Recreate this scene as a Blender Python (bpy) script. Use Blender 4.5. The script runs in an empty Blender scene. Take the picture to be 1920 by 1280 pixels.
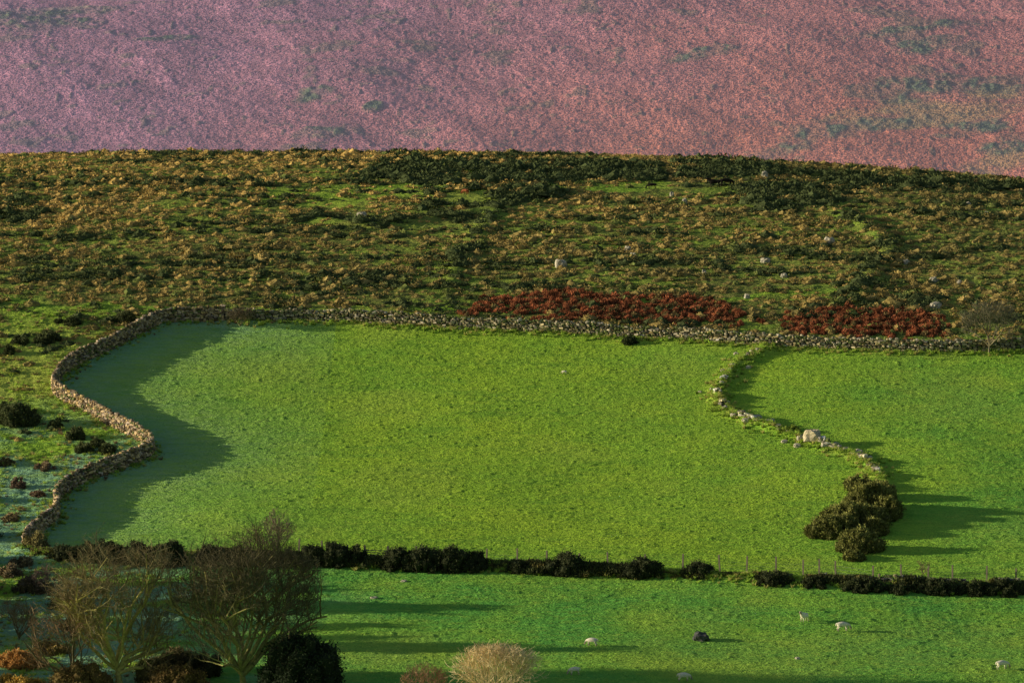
import bpy, bmesh, math, numpy as np
from mathutils import Vector
rng = np.random.default_rng(11)
SC = bpy.context.scene
COL = SC.collection
# ------------------------------------------------------------------ noise
LAT = np.random.default_rng(5).random((256, 256))
def vn(x, y, s, seed=0):
    x = np.asarray(x, float)/s + seed*17.31 + 1000; y = np.asarray(y, float)/s + seed*9.77 + 1000
    xi = np.floor(x).astype(int); yi = np.floor(y).astype(int)
    fx = x-xi; fy = y-yi
    fx = fx*fx*(3-2*fx); fy = fy*fy*(3-2*fy)
    a = LAT[xi % 256, yi % 256]; b = LAT[(xi+1) % 256, yi % 256]
    c = LAT[xi % 256, (yi+1) % 256]; d = LAT[(xi+1) % 256, (yi+1) % 256]
    return (a*(1-fx)+b*fx)*(1-fy)+(c*(1-fx)+d*fx)*fy
def fbm(x, y, s, seed=0, o=4):
    t = 0; w = 0; a = 1.0
    x2 = np.asarray(x)*0.8+np.asarray(y)*0.6; y2 = np.asarray(y)*0.8-np.asarray(x)*0.6
    for i in range(o):
        t = t+a*(vn(x, y, s/2**i, seed+i*3) if i % 2 == 0 else vn(x2, y2, s/2**i, seed+i*3)); w += a; a *= 0.55
    return t/w
def sst(a, b, x):
    t = np.clip((np.asarray(x, float)-a)/(b-a), 0, 1); return t*t*(3-2*t)
# ------------------------------------------------------------------ terrain
PITCH = math.radians(6); F = 9000.0
_ky = np.array([-3000, -200, 0, 100, 300, 400, 440, 490, 520, 590, 610, 640, 670, 700, 715, 728, 760, 850, 1000, 1200, 1300])
_sl = np.array([5, 2, -10, -20, -6, 2, 4.5, 6, 9, 11.3, 8.5, 7, 5.5, 2.2, -1.5, -6, -10, -12, -6, 0, 0.])
PY = np.concatenate([np.arange(-3000, 400, 10.), np.arange(400, 900, 0.5), np.arange(900, 6000, 10.)])
PS = np.tan(np.radians(np.interp(PY, _ky, _sl)))
PZ = np.concatenate([[0], np.cumsum((PS[1:]+PS[:-1])/2*np.diff(PY))])
PZ += -80.8-np.interp(455, PY, PZ)
near = PY < 440
zn = np.interp(PY, [-3000, -100, 0, 100, 250, 340, 400, 440], [60, 5, -1.8, -36, -72, -84, -84.2, np.interp(440, PY, PZ)])
PZ = np.where(near, zn, PZ)
def H(x, y):
    x = np.asarray(x, float); y = np.asarray(y, float)
    z = np.interp(y, PY, PZ)
    up = sst(640, 700, y)
    xr = np.clip(x+12, -150, 150)
    z = z + up*(0.75-0.00052*xr**2*(xr > 0)) - up*0.00012*xr**2*(xr < 0)
    w = sst(430, 470, y)
    z = z + w*(0.9*(vn(x, y, 38, 2)-0.5)+0.35*(vn(x, y, 13, 4)-0.5))*(1-0.5*sst(690, 715, y))
    return z
def survey(u, v):
    d = np.array([(u-960)/F, math.cos(PITCH)+(640-v)/F*math.sin(PITCH), -math.sin(PITCH)+(640-v)/F*math.cos(PITCH)])
    t = np.arange(430, 740, 0.1)
    X = d[0]*t; Y = d[1]*t; Z = d[2]*t
    k = np.argmax(Z < H(X, Y))
    if k == 0: k = len(t)-300
    return X[k], Y[k]
def path(pts, step=0.5):
    P = np.array([survey(*p) for p in pts])
    Q = np.vstack([2*P[0]-P[1], P, 2*P[-1]-P[-2]])
    out = []
    for i in range(1, len(Q)-2):
        for t in np.linspace(0, 1, 24, endpoint=False):
            a, b, c, d = Q[i-1], Q[i], Q[i+1], Q[i+2]
            out.append(0.5*((2*b)+(-a+c)*t+(2*a-5*b+4*c-d)*t*t+(-a+3*b-3*c+d)*t**3))
    out.append(Q[-2]); out = np.array(out)
    L = np.concatenate([[0], np.cumsum(np.linalg.norm(np.diff(out, axis=0), axis=1))])
    s = np.arange(0, L[-1], step)
    return np.stack([np.interp(s, L, out[:, 0]), np.interp(s, L, out[:, 1])], 1)
def dist(x, y, P, pad=6):
    d = np.full(x.shape, 1e3)
    m = (x > P[:, 0].min()-pad) & (x < P[:, 0].max()+pad) & (y > P[:, 1].min()-pad) & (y < P[:, 1].max()+pad)
    xs = x[m]; ys = y[m]; dd = np.full(xs.shape, 1e6)
    for a, b in zip(P[:-1:2], P[2::2]):
        ab = b-a; t = np.clip(((xs-a[0])*ab[0]+(ys-a[1])*ab[1])/(ab@ab+1e-9), 0, 1)
        dd = np.minimum(dd, (xs-a[0]-t*ab[0])**2+(ys-a[1]-t*ab[1])**2)
    d[m] = np.sqrt(dd); return d
def inpoly(x, y, P):
    r = np.zeros(x.shape, bool); n = len(P)
    for i in range(n):
        x1, y1 = P[i]; x2, y2 = P[(i+1) % n]
        if y1 == y2: continue
        c = ((y1 > y) != (y2 > y)) & (x < (x2-x1)*(y-y1)/(y2-y1)+x1)
        r ^= c
    return r
def poly(pts): return np.array([survey(*p) for p in pts])
W_LEFT = path([(45, 1030), (66, 1004), (105, 972), (108, 940), (150, 908), (230, 878), (283, 853), (272, 833), (215, 803), (160, 772), (108, 745), (104, 722), (140, 688), (215, 652), (280, 617), (318, 604), (420, 603)])
W_BACK = path([(420, 603), (600, 604), (800, 614), (1000, 624), (1200, 635), (1400, 648), (1600, 657), (1760, 662), (1920, 658), (2150, 652)])
W_RUIN = path([(1440, 655), (1388, 680), (1358, 715), (1345, 745), (1370, 777), (1430, 800), (1520, 832), (1600, 855), (1638, 885), (1650, 915)])
BANK = path([(40, 1035), (150, 1045), (300, 1045), (500, 1050), (680, 1060), (800, 1063), (1000, 1070), (1200, 1078), (1400, 1088), (1540, 1094), (1700, 1102), (1920, 1107), (2150, 1107)])
BANKM = [path([(1555, 395), (1640, 440), (1672, 478), (1630, 520), (1600, 570)]), path([(560, 410), (700, 425), (890, 400), (930, 392)]), path([(930, 400), (890, 450), (865, 490), (840, 540)])]
def HB(x, y):
    x = np.asarray(x, float); y = np.asarray(y, float); sh = x.shape
    x = np.atleast_1d(x); y = np.atleast_1d(y)
    z = H(x, y)
    d = dist(x, y, W_RUIN); z = z+0.6*np.exp(-(d/0.9)**2)*(0.3+1.1*vn(x, y, 2.4, 7))
    d = dist(x, y, BANK); z = z+0.6*np.exp(-(d/0.9)**2)*(0.6+0.7*vn(x, y, 4, 8))
    d = dist(x, y, W_BACK); z = z+0.2*np.exp(-(d/1.3)**2)
    for B, hb in zip(BANKM, (0.65, 0.5, 0.4)):
        d = dist(x, y, B); z = z+hb*np.exp(-(d/1.3)**2)
    return z.reshape(sh)
# ------------------------------------------------------------------ mesh helpers
def mk(name, V, Fc, mat, col=None, smooth=False, parent=None, attrs=None, loc=None):
    V = np.ascontiguousarray(V, dtype=np.float32); me = bpy.data.meshes.new(name)
    if loc is not None: V = V-np.asarray(loc, np.float32)
    Fl = Fc if isinstance(Fc, list) else [Fc]
    Fl = [np.asarray(f, np.int32) for f in Fl if len(f)]
    me.vertices.add(len(V)); me.vertices.foreach_set("co", V.ravel())
    loops = np.concatenate([f.ravel() for f in Fl]); tot = np.concatenate([np.full(len(f), f.shape[1], np.int32) for f in Fl])
    st = np.concatenate([[0], np.cumsum(tot)[:-1]]).astype(np.int32)
    me.loops.add(len(loops)); me.loops.foreach_set("vertex_index", loops)
    me.polygons.add(len(tot)); me.polygons.foreach_set("loop_start", st); me.polygons.foreach_set("loop_total", tot)
    me.update(calc_edges=True)
    me.polygons.foreach_set("use_smooth", np.full(len(me.polygons), smooth))
    if col is not None:
        a = me.attributes.new("col", 'FLOAT_COLOR', 'POINT')
        c = np.ones((len(V), 4), np.float32); c[:, :3] = col; a.data.foreach_set("color", c.ravel())
    for k, val in (attrs or {}).items():
        a = me.attributes.new(k, 'FLOAT_COLOR', 'POINT'); a.data.foreach_set("color", np.ascontiguousarray(val, np.float32).ravel())
    me.materials.append(mat)
    o = bpy.data.objects.new(name, me); COL.objects.link(o)
    if loc is not None: o.location = loc
    return o
def info(o, label, cat=None, kind=None, group=None):
    o["label"] = label
    if cat: o["category"] = cat
    if kind: o["kind"] = kind
    if group: o["group"] = group
    return o
def empty(name, loc):
    e = bpy.data.objects.new(name, None); e.empty_display_size = 0.5; COL.objects.link(e); e.location = loc; return e
def rotm(a, b, c):
    ca, sa, cb, sb, cc, sc_ = np.cos(a), np.sin(a), np.cos(b), np.sin(b), np.cos(c), np.sin(c)
    n = len(c); Rx = np.zeros((n, 3, 3)); Ry = np.zeros((n, 3, 3)); Rz = np.zeros((n, 3, 3))
    Rx[:, 0, 0] = 1; Rx[:, 1, 1] = ca; Rx[:, 1, 2] = -sa; Rx[:, 2, 1] = sa; Rx[:, 2, 2] = ca
    Ry[:, 1, 1] = 1; Ry[:, 0, 0] = cb; Ry[:, 0, 2] = sb; Ry[:, 2, 0] = -sb; Ry[:, 2, 2] = cb
    Rz[:, 2, 2] = 1; Rz[:, 0, 0] = cc; Rz[:, 0, 1] = -sc_; Rz[:, 1, 0] = sc_; Rz[:, 1, 1] = cc
    return Rz@Ry@Rx
def scatter(protos, pos, R, scl, col, vj=0.25):
    n = len(pos); pick = rng.integers(0, len(protos), n); VV = []; FT = []; FQ = []; CC = []; off = 0
    for k, (PV, PF, sh) in enumerate(protos):
        m = pick == k; q = m.sum()
        if q == 0: continue
        v = np.einsum('nij,nvj->nvi', R[m], PV[None]*scl[m][:, None, :])+pos[m][:, None, :]
        c = col[m][:, None, :]*(sh[None, :, None]*(1+vj*(rng.random((q, len(PV), 1))*2-1)))
        for f in PF:
            g = (f[None]+(np.arange(q)*len(PV))[:, None, None]+off).reshape(-1, f.shape[1])
            (FT if f.shape[1] == 3 else FQ).append(g)
        VV.append(v.reshape(-1, 3)); CC.append(c.reshape(-1, 3)); off += q*len(PV)
    out = []
    if FT: out.append(np.concatenate(FT))
    if FQ: out.append(np.concatenate(FQ))
    return np.concatenate(VV), out, np.concatenate(CC)
def stone_protos(n=8):
    out = []
    for k in range(n):
        bm = bmesh.new(); bmesh.ops.create_cube(bm, size=1.0)
        bmesh.ops.subdivide_edges(bm, edges=bm.edges[:], cuts=1, use_grid_fill=True)
        V = np.array([v.co[:] for v in bm.verts]); Fq = np.array([[v.index for v in f.verts] for f in bm.faces]); bm.free()
        r = np.linalg.norm(V, axis=1, keepdims=True); V = V*(0.45+0.55*(0.55/np.maximum(r, .3)))
        V += rng.normal(0, 0.06, V.shape); V /= np.abs(V).max(0)*2
        out.append((V, [Fq], np.ones(len(V))))
    return out
STONES = stone_protos()
def ico(sub):
    bm = bmesh.new(); bmesh.ops.create_icosphere(bm, subdivisions=sub, radius=1.0)
    V = np.array([v.co[:] for v in bm.verts]); Ft = np.array([[v.index for v in f.verts] for f in bm.faces]); bm.free(); return V, Ft
I1 = ico(1); I2 = ico(2); I3 = ico(3)
def leaf_tris(P, N, size, elong=1.6, up=0.3):
    n = len(P); d = N+rng.normal(0, 0.6, (n, 3)); d[:, 2] += up; d /= np.linalg.norm(d, axis=1, keepdims=True)
    s = np.cross(d, rng.normal(0, 1, (n, 3))); s /= np.linalg.norm(s, axis=1, keepdims=True)
    z = size*(0.6+0.8*rng.random((n, 1)))
    V = np.stack([P-s*z*0.5-d*z*0.3, P+s*z*0.5-d*z*0.3, P+d*z*elong*0.7], 1).reshape(-1, 3)
    return V, np.arange(3*n).reshape(-1, 3)
def tussock(nl=75, size=0.26, h=0.62, dome=I1, out=0.85, domesh=0.6, bump=0.12):
    V, Ft = dome; keep = V[:, 2] > -0.35
    Ft = Ft[keep[Ft].all(1)]; V = V.copy()
    q = 1+bump*1.6*(np.array([vn(p[0]*2+p[2]*1.3, p[1]*2+p[2], 0.7, int(nl+size*100)) for p in V])-0.5)[:, None]*2
    V = V*np.array([0.85, 0.85, h*0.9])*q*(1+rng.normal(0, 0.05, (len(V), 1)))
    a = rng.random(nl)*2*math.pi; z = rng.random(nl)**0.8; r = np.sqrt(1-z*z)
    N = np.stack([np.cos(a)*r, np.sin(a)*r, z], 1)
    P = N*np.array([0.85, 0.85, h*0.9])*(1+rng.normal(0, 0.1, (nl, 1)))*out/0.85
    LV, LF = leaf_tris(P, N, size)
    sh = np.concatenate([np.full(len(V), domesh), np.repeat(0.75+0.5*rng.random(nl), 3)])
    return (np.vstack([V, LV]), [np.vstack([Ft, LF+len(V)])], sh)
TUS = [tussock() for _ in range(6)]
HEA = [tussock(50+i, 0.15, 0.8, I2 if i % 2 else I1, 0.9, 0.9, 0.25) for i in range(8)]
def grass_tuft(nb=26):
    a = rng.random(nb)*6.28; lean = 0.25+0.6*rng.random(nb); L = 0.7+0.6*rng.random(nb); r0 = 0.25*rng.random(nb)
    b = np.stack([np.cos(a)*r0, np.sin(a)*r0, np.zeros(nb)], 1); t = b+np.stack([np.cos(a)*np.sin(lean)*L, np.sin(a)*np.sin(lean)*L, np.cos(lean)*L], 1)
    w_ = rng.normal(0, 1, (nb, 3)); w_[:, 2] = 0; w_ /= np.linalg.norm(w_, axis=1, keepdims=True); w_ *= 0.13
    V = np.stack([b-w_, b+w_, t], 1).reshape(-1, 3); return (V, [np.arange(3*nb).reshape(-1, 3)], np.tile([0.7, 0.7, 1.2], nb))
TUF = [grass_tuft() for _ in range(6)]
# ------------------------------------------------------------------ materials
def nodes(name):
    m = bpy.data.materials.new(name); m.use_nodes = True; nt = m.node_tree
    return m, nt, nt.nodes["Principled BSDF"]
def N(nt, t, **k):
    n = nt.nodes.new(t)
    for a, b in k.items(): setattr(n, a, b)
    return n
def setup_noise(nt, scale, detail=3, vec=None, rough=0.6):
    n = N(nt, "ShaderNodeTexNoise"); n.inputs["Scale"].default_value = scale; n.inputs["Detail"].default_value = detail; n.inputs["Roughness"].default_value = rough
    if vec: nt.links.new(vec, n.inputs["Vector"])
    return n
def math_(nt, op, a, b=None, c=False):
    n = N(nt, "ShaderNodeMath", operation=op, use_clamp=c)
    for i, x in enumerate((a, b)):
        if x is None: continue
        if isinstance(x, (int, float)): n.inputs[i].default_value = x
        else: nt.links.new(x, n.inputs[i])
    return n.outputs[0]
def mixc(nt, f, a, b, bt='MIX'):
    n = N(nt, "ShaderNodeMix", data_type='RGBA', blend_type=bt)
    for i, x in zip((0, 6, 7), (f, a, b)):
        if isinstance(x, (int, float)): n.inputs[i].default_value = x
        elif isinstance(x, tuple): n.inputs[i].default_value = (*x, 1)
        else: nt.links.new(x, n.inputs[i])
    return n.outputs[2]
def ramp(nt, f, lo, hi):
    n = N(nt, "ShaderNodeMapRange"); nt.links.new(f, n.inputs[0]); n.inputs[1].default_value = lo; n.inputs[2].default_value = hi; return n.outputs[0]
def jitter_normal(nt, bsdf, vec, scale, k, detail=2):
    """blades stand up in every direction: scatter the shading normal"""
    n = setup_noise(nt, scale, detail, vec, 0.7)
    s = N(nt, "ShaderNodeVectorMath", operation='SUBTRACT'); nt.links.new(n.outputs["Color"], s.inputs[0]); s.inputs[1].default_value = (0.5, 0.5, 0.5)
    sc = N(nt, "ShaderNodeVectorMath", operation='MULTIPLY'); nt.links.new(s.outputs[0], sc.inputs[0]); sc.inputs[1].default_value = (k, k, k*0.2)
    g = N(nt, "ShaderNodeNewGeometry")
    a = N(nt, "ShaderNodeVectorMath", operation='ADD'); nt.links.new(sc.outputs[0], a.inputs[0]); nt.links.new(g.outputs["Normal"], a.inputs[1])
    z = N(nt, "ShaderNodeVectorMath", operation='NORMALIZE'); nt.links.new(a.outputs[0], z.inputs[0])
    nt.links.new(z.outputs[0], bsdf.inputs["Normal"])
def scalev(nt, P, s):
    m = N(nt, "ShaderNodeVectorMath", operation='MULTIPLY'); nt.links.new(P, m.inputs[0]); m.inputs[1].default_value = s; return m.outputs[0]
def colmat(name, rough=0.9, nscale=3, amt=0.35, spec=0.15, bump=0.0, bscale=12, transl=0.0, jit=0):
    m, nt, b = nodes(name); at = N(nt, "ShaderNodeAttribute", attribute_name="col"); g = N(nt, "ShaderNodeNewGeometry")
    n = setup_noise(nt, nscale, 4, g.outputs["Position"])
    f = math_(nt, 'ADD', math_(nt, 'MULTIPLY', ramp(nt, n.outputs[0], 0.3, 0.7), 2*amt), 1-amt)
    sc = N(nt, "ShaderNodeVectorMath", operation='SCALE'); nt.links.new(at.outputs["Color"], sc.inputs[0]); nt.links.new(f, sc.inputs[3])
    nt.links.new(sc.outputs[0], b.inputs["Base Color"]); b.inputs["Roughness"].default_value = rough; b.inputs["Specular IOR Level"].default_value = spec
    if bump:
        n2 = setup_noise(nt, bscale, 4, g.outputs["Position"]); bp = N(nt, "ShaderNodeBump"); bp.inputs["Strength"].default_value = bump; bp.inputs["Distance"].default_value = 0.05
        nt.links.new(n2.outputs[0], bp.inputs["Height"]); nt.links.new(bp.outputs[0], b.inputs["Normal"])
    if jit: jitter_normal(nt, b, g.outputs["Position"], 8, jit)
    if transl:
        t = N(nt, "ShaderNodeBsdfTranslucent"); nt.links.new(sc.outputs[0], t.inputs[0]); mx = N(nt, "ShaderNodeMixShader"); mx.inputs[0].default_value = transl
        nt.links.new(b.outputs[0], mx.inputs[1]); nt.links.new(t.outputs[0], mx.inputs[2]); nt.links.new(mx.outputs[0], nt.nodes["Material Output"].inputs[0])
    return m
M_STONE = colmat("granite_stone", 0.9, 5, 0.35, 0.2, 0.6, 14)
M_LEAF = colmat("shrub_foliage", 0.85, 1.2, 0.3, 0.15, transl=0.2)
M_GRASS = colmat("grass_tufts", 0.85, 1.2, 0.3, 0.15, transl=0.35)
M_SCRUB = colmat("moor_scrub", 0.95, 2.5, 0.35, 0.05, jit=1.8)
M_BRACK = colmat("rust_bracken", 0.9, 1.0, 0.3, 0.1, transl=0.25)
M_BARK = colmat("bark", 0.9, 4, 0.4, 0.1, 0.5, 10)
M_TWIG = colmat("twigs", 0.9, 1, 0.3, 0.1)
M_FUR = colmat("animal_coat", 0.9, 9, 0.15, 0.1)
M_WOOD = colmat("weathered_wood", 0.9, 8, 0.3, 0.1)
M_WIRE, _nt, _b = nodes("galvanised_wire"); _b.inputs["Base Color"].default_value = (.25, .25, .25, 1); _b.inputs["Metallic"].default_value = .6; _b.inputs["Roughness"].default_value = .5
# ground
M_GROUND, nt, b = nodes("meadow_grass"); g = N(nt, "ShaderNodeNewGeometry"); P = g.outputs["Position"]
z1 = N(nt, "ShaderNodeAttribute", attribute_name="zone"); sep = N(nt, "ShaderNodeSeparateColor"); nt.links.new(z1.outputs["Color"], sep.inputs[0])
Ps = scalev(nt, P, (0.6, 1.2, 1.0)); Pl = scalev(nt, P, (0.35, 1.3, 1.0))
nb = setup_noise(nt, 0.09, 4, P); nm = setup_noise(nt, 1.2, 6, Ps, 0.7); nf = setup_noise(nt, 6, 3, Ps); ns = setup_noise(nt, 0.45, 4, Pl)
lush = mixc(nt, z1.outputs["Alpha"], (0.35, 0.56, 0.045), (0.15, 0.44, 0.07))
c = mixc(nt, math_(nt, 'MULTIPLY', ramp(nt, nb.outputs[0], 0.4, 0.7), 0.5), lush, (0.50, 0.66, 0.05))
c = mixc(nt, math_(nt, 'MULTIPLY', ramp(nt, ns.outputs[0], 0.5, 0.35), 0.45), c, (0.15, 0.35, 0.04))
c = mixc(nt, math_(nt, 'MULTIPLY', ramp(nt, nm.outputs[0], 0.5, 0.72), 0.45), c, (0.58, 0.64, 0.09))
c = mixc(nt, math_(nt, 'MULTIPLY', ramp(nt, nf.outputs[0], 0.52, 0.28), 0.65), c, (0.06, 0.20, 0.02))
moor = mixc(nt, ramp(nt, nm.outputs[0], 0.35, 0.65), (0.25, 0.32, 0.05), (0.24, 0.215, 0.07))
moor = mixc(nt, math_(nt, 'MULTIPLY', ramp(nt, nf.outputs[0], 0.4, 0.7), 0.5), moor, (0.10, 0.11, 0.035))
c = mixc(nt, sep.outputs[0], c, moor)
c = mixc(nt, math_(nt, 'MULTIPLY', sep.outputs[2], 0.8), c, (0.52, 0.56, 0.10))
fr = math_(nt, 'MULTIPLY', sep.outputs[1], math_(nt, 'ADD', math_(nt, 'MULTIPLY', ramp(nt, nm.outputs[0], 0.35, 0.65), 0.7), 0.3))
c = mixc(nt, fr, c, (0.24, 0.46, 0.36))  # frost colour, also the teal tint of the left wall's shadow
nt.links.new(c, b.inputs["Base Color"]); b.inputs["Roughness"].default_value = 1; b.inputs["Specular IOR Level"].default_value = 0.05
jitter_normal(nt, b, Ps, 10.0, 7.5)
# far hill
M_HILL, nt, b = nodes("bracken_hillside"); g = N(nt, "ShaderNodeNewGeometry"); P = g.outputs["Position"]; Ph = scalev(nt, P, (1, 0.42, 0.6))
at = N(nt, "ShaderNodeAttribute", attribute_name="col")
nf = setup_noise(nt, 2.4, 4, Ph)
c = mixc(nt, math_(nt, 'MULTIPLY', ramp(nt, nf.outputs[0], 0.42, 0.6), 0.4), at.outputs["Color"], (0.17, 0.10, 0.14))
nt.links.new(c, b.inputs["Base Color"]); b.inputs["Roughness"].default_value = 1; b.inputs["Specular IOR Level"].default_value = 0.03
jitter_normal(nt, b, Ph, 2.8, 3.4)
# ------------------------------------------------------------------ ground sheet
def axis(lo, hi, st, far0, far1, k=1.25):
    a = list(np.arange(lo, hi, st)); s = st; x = lo
    L = []
    while x > far0: s *= k; x -= s; L.append(x)
    s = st; x = a[-1]; R_ = []
    while x < far1: s *= k; x += s; R_.append(x)
    return np.array(L[::-1]+a+R_)
gx = axis(-86, 86, 0.19, -3500, 3500); gy = axis(446, 734, 0.24, -2500, 5500)
X, Y = np.meshgrid(gx, gy)
Z = HB(X, Y)
FIELD = np.vstack([W_LEFT, W_BACK, BANK[::-1]])
LOWER = np.vstack([BANK, [[400, BANK[-1][1]], [400, 300], [-36, 300], [-34, 470], [-33, BANK[20][1]-12]]])
inf = inpoly(X, Y, FIELD) | inpoly(X, Y, LOWER)
inl = inpoly(X, Y, LOWER)
dl = dist(X, Y, W_LEFT, 14); db = dist(X, Y, W_BACK, 4); dr = dist(X, Y, W_RUIN, 4); dk = dist(X, Y, BANK, 3)
grassy = sst(0.42, 0.6, fbm(X, Y*1.6, 9, 3))
strips = [poly([(400, 372), (620, 348), (1100, 354), (1240, 342), (1260, 358), (860, 366), (700, 376), (560, 392)]), poly([(0, 560), (240, 575), (420, 575), (860, 585), (860, 600), (260, 600), (0, 640)]), poly([(1180, 560), (1600, 545), (1500, 565), (1200, 570)])]
moor = np.where(inf, 0, 0.65+0.35*grassy)
for s in strips: moor = np.where(inpoly(X+3*(vn(X, Y, 3, 5)-.5), Y+8*(vn(X, Y, 4, 6)-.5), s), 0.3, moor)
leftlow = sst(600, 570, Y+(fbm(X, Y, 9, 2)-.5)*16)
moor = moor*(1-0.92*leftlow)
n1 = fbm(X, Y*1.3, 6, 9)
frost_shade = np.where(inf & ~inl, 0.9*np.exp(-dl/8.0)*(X < -10), 0)  # blue-green shade painted into the grass along the left wall's shadow strip
fo = sst(570, 538, Y+(n1-0.5)*30)*sst(0.32, 0.56, n1)*0.95
frost_shade = np.where(~inf & (X < -15), fo, frost_shade)
frost_shade = np.where(inl, 0.75*sst(-10, -44, X+(fbm(X, Y, 8, 10)-0.5)*22)*sst(0.3, 0.6, n1), frost_shade)
frost_shade = frost_shade*(np.abs(X) < 90)
dry = np.exp(-(dr/1.3)**2)*0.8*sst(.2, .55, vn(X, Y, 1.7, 15))+np.exp(-(db/1.6)**2)*0.6*(0.3+fbm(X, Y, 3, 5))+np.exp(-(dk/1.4)**2)*0.3
dry = np.clip(dry+np.where(inf, 0.2*sst(0.5, 0.7, fbm(X, Y, 16, 22)), 0.45*sst(0.45, 0.7, fbm(X, Y*1.5, 14, 21))+0.45*leftlow*sst(545, 565, Y)*(X < -25)), 0, 1)
lushm = np.clip(0.15+sst(25, 60, X)*0.5+inl*0.75+sst(-10, -45, X)*0.2*inf+0.8*(fbm(X, Y, 22, 23)-0.5), 0, 1)
w = sst(440, 450, Y)*sst(742, 736, Y)*sst(92, 86, np.abs(X))
micro = 0.08*rng.random(X.shape)*vn(X, Y, 1.3, 30)+0.06*vn(X, Y*1.2, 0.42, 31)**2+0.06*(fbm(X, Y*1.5, 3.2, 35)-0.5)+0.10*sst(0.84, 1, vn(X, Y, 0.45, 37))
Z = Z+w*np.where(inf, micro, micro*1.6+0.12*vn(X, Y, 1.1, 36))
ny, nx = X.shape
idx = np.arange(nx*ny).reshape(ny, nx)
Fq = np.stack([idx[:-1, :-1], idx[:-1, 1:], idx[1:, 1:], idx[1:, :-1]], -1).reshape(-1, 4)
zone = np.stack([moor, np.clip(frost_shade, 0, 1), dry, lushm], -1).reshape(-1, 4)
o = mk("ground", np.stack([X, Y, Z], -1).reshape(-1, 3), Fq, M_GROUND, smooth=True, attrs={"zone": zone})
info(o, "green sloping pasture fields and rough moor grass", kind="structure")
# ------------------------------------------------------------------ far hill
hx = axis(-185, 185, 0.36, -2500, 2500); hy = axis(1292, 1480, 0.50, 1100, 4000)
X, Y = np.meshgrid(hx, hy)
prof = np.interp(Y, [1000, 1180, 1300, 1480, 1650, 1900, 2400, 4200], [-125, -115, -97, -41, 10, 60, 90, 60])
Z = prof + X*0.035 + 9*(fbm(X+Y*0.3, Y, 90, 41, 3)-0.5)*sst(1180, 1300, Y)
Z = Z+40*sst(200, 1500, X)*sst(1300, 1700, Y)
w = sst(1290, 1296, Y)*sst(1482, 1470, Y)*sst(188, 178, np.abs(X))
cl = fbm(X+0.3*Y, Y*0.5, 2.6, 43, 3); cf = vn(X, Y*0.5, 0.9, 44)
streak = fbm((X*0.85+Y*0.5), (Y*0.85-X*0.5)*0.3, 9, 45)
Zm = 0.30*cl+0.18*cf+0.14*rng.random(X.shape)+0.5*streak
shr = sst(0.60, 0.68, fbm(X, Y*1.2, 11, 46, 5)-0.08+0.08*sst(0.5, 0.8, vn(X, Y, 60, 48)))
def hillpt(u, v):
    d = np.array([(u-960)/F, math.cos(PITCH)+(640-v)/F*math.sin(PITCH), -math.sin(PITCH)+(640-v)/F*math.cos(PITCH)])
    t = np.arange(1200, 1900, 0.5); pz = np.interp(d[1]*t, [1000, 1180, 1300, 1480, 1650, 1900], [-125, -115, -97, -41, 10, 60])+d[0]*t*0.035
    k = np.argmax(d[2]*t < pz); return d[0]*t[k], d[1]*t[k]
def blobmask(lst):
    m = np.zeros_like(X); nz = (fbm(X*0.6+Y*0.2, Y*1.1, 8, 50, 5)-0.5)
    for (u, v, ru, rv) in lst:
        cx, cy = hillpt(u, v); rx = ru*1400/F; ry = rv*1400/F/math.sin(math.radians(21))
        q = ((X-cx)/rx)**2+((Y-cy-(X-cx)*0.25)/ry)**2
        m = np.maximum(m, sst(1.6, 0.1, q+4*nz))
    return m
green = blobmask([(1720, 175, 110, 20), (1600, 240, 110, 20), (1450, 290, 80, 12), (1850, 165, 80, 16), (585, 192, 34, 12), (740, 130, 45, 10), (1690, 65, 120, 16), (1310, 115, 60, 10), (60, 34, 130, 30), (610, 262, 60, 10), (1880, 270, 60, 14), (700, 215, 16, 8), (1740, 95, 60, 12), (1820, 245, 90, 12), (300, 70, 60, 8)])
ochre = blobmask([(1780, 215, 180, 20), (1640, 215, 90, 16), (1880, 300, 80, 14), (1850, 190, 80, 14)])
path_ = blobmask([(60, 8, 100, 4)])
shr = np.clip(np.maximum(shr*0.5, green*(0.4+0.6*sst(0.4, 0.62, fbm(X, Y*.6, 3.0, 52)))), 0, 1)
spots = sst(0.84, 0.92, vn(X, Y*.6, 1.9, 61)); shr = np.maximum(shr, spots*0.5)
Z = Z+w*(Zm+0.6*shr*vn(X, Y*.6, 1.5, 53))
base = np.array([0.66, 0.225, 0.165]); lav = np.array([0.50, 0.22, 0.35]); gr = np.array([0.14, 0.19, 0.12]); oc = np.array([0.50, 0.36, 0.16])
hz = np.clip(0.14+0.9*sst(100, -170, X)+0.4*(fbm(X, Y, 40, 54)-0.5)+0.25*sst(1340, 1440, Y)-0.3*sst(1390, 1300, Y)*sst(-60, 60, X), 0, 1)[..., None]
C = base*(1-hz)+lav*hz  # lavender haze painted into the bracken colour, strongest at the left
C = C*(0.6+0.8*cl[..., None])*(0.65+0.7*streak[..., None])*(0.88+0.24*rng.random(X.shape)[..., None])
C = C*(1-0.65*ochre[..., None])+oc*0.65*ochre[..., None]
C = C*(1-shr[..., None])+gr*shr[..., None]
C = C*(1-0.5*path_[..., None])+np.array([0.6, 0.45, 0.40])*0.5*path_[..., None]
ny, nx = X.shape; idx = np.arange(nx*ny).reshape(ny, nx)
Fq = np.stack([idx[:-1, :-1], idx[:-1, 1:], idx[1:, 1:], idx[1:, :-1]], -1).reshape(-1, 4)
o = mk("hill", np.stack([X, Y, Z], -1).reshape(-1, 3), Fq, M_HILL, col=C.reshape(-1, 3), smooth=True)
info(o, "hazy hillside covered in reddish purple bracken", kind="structure")
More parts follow.
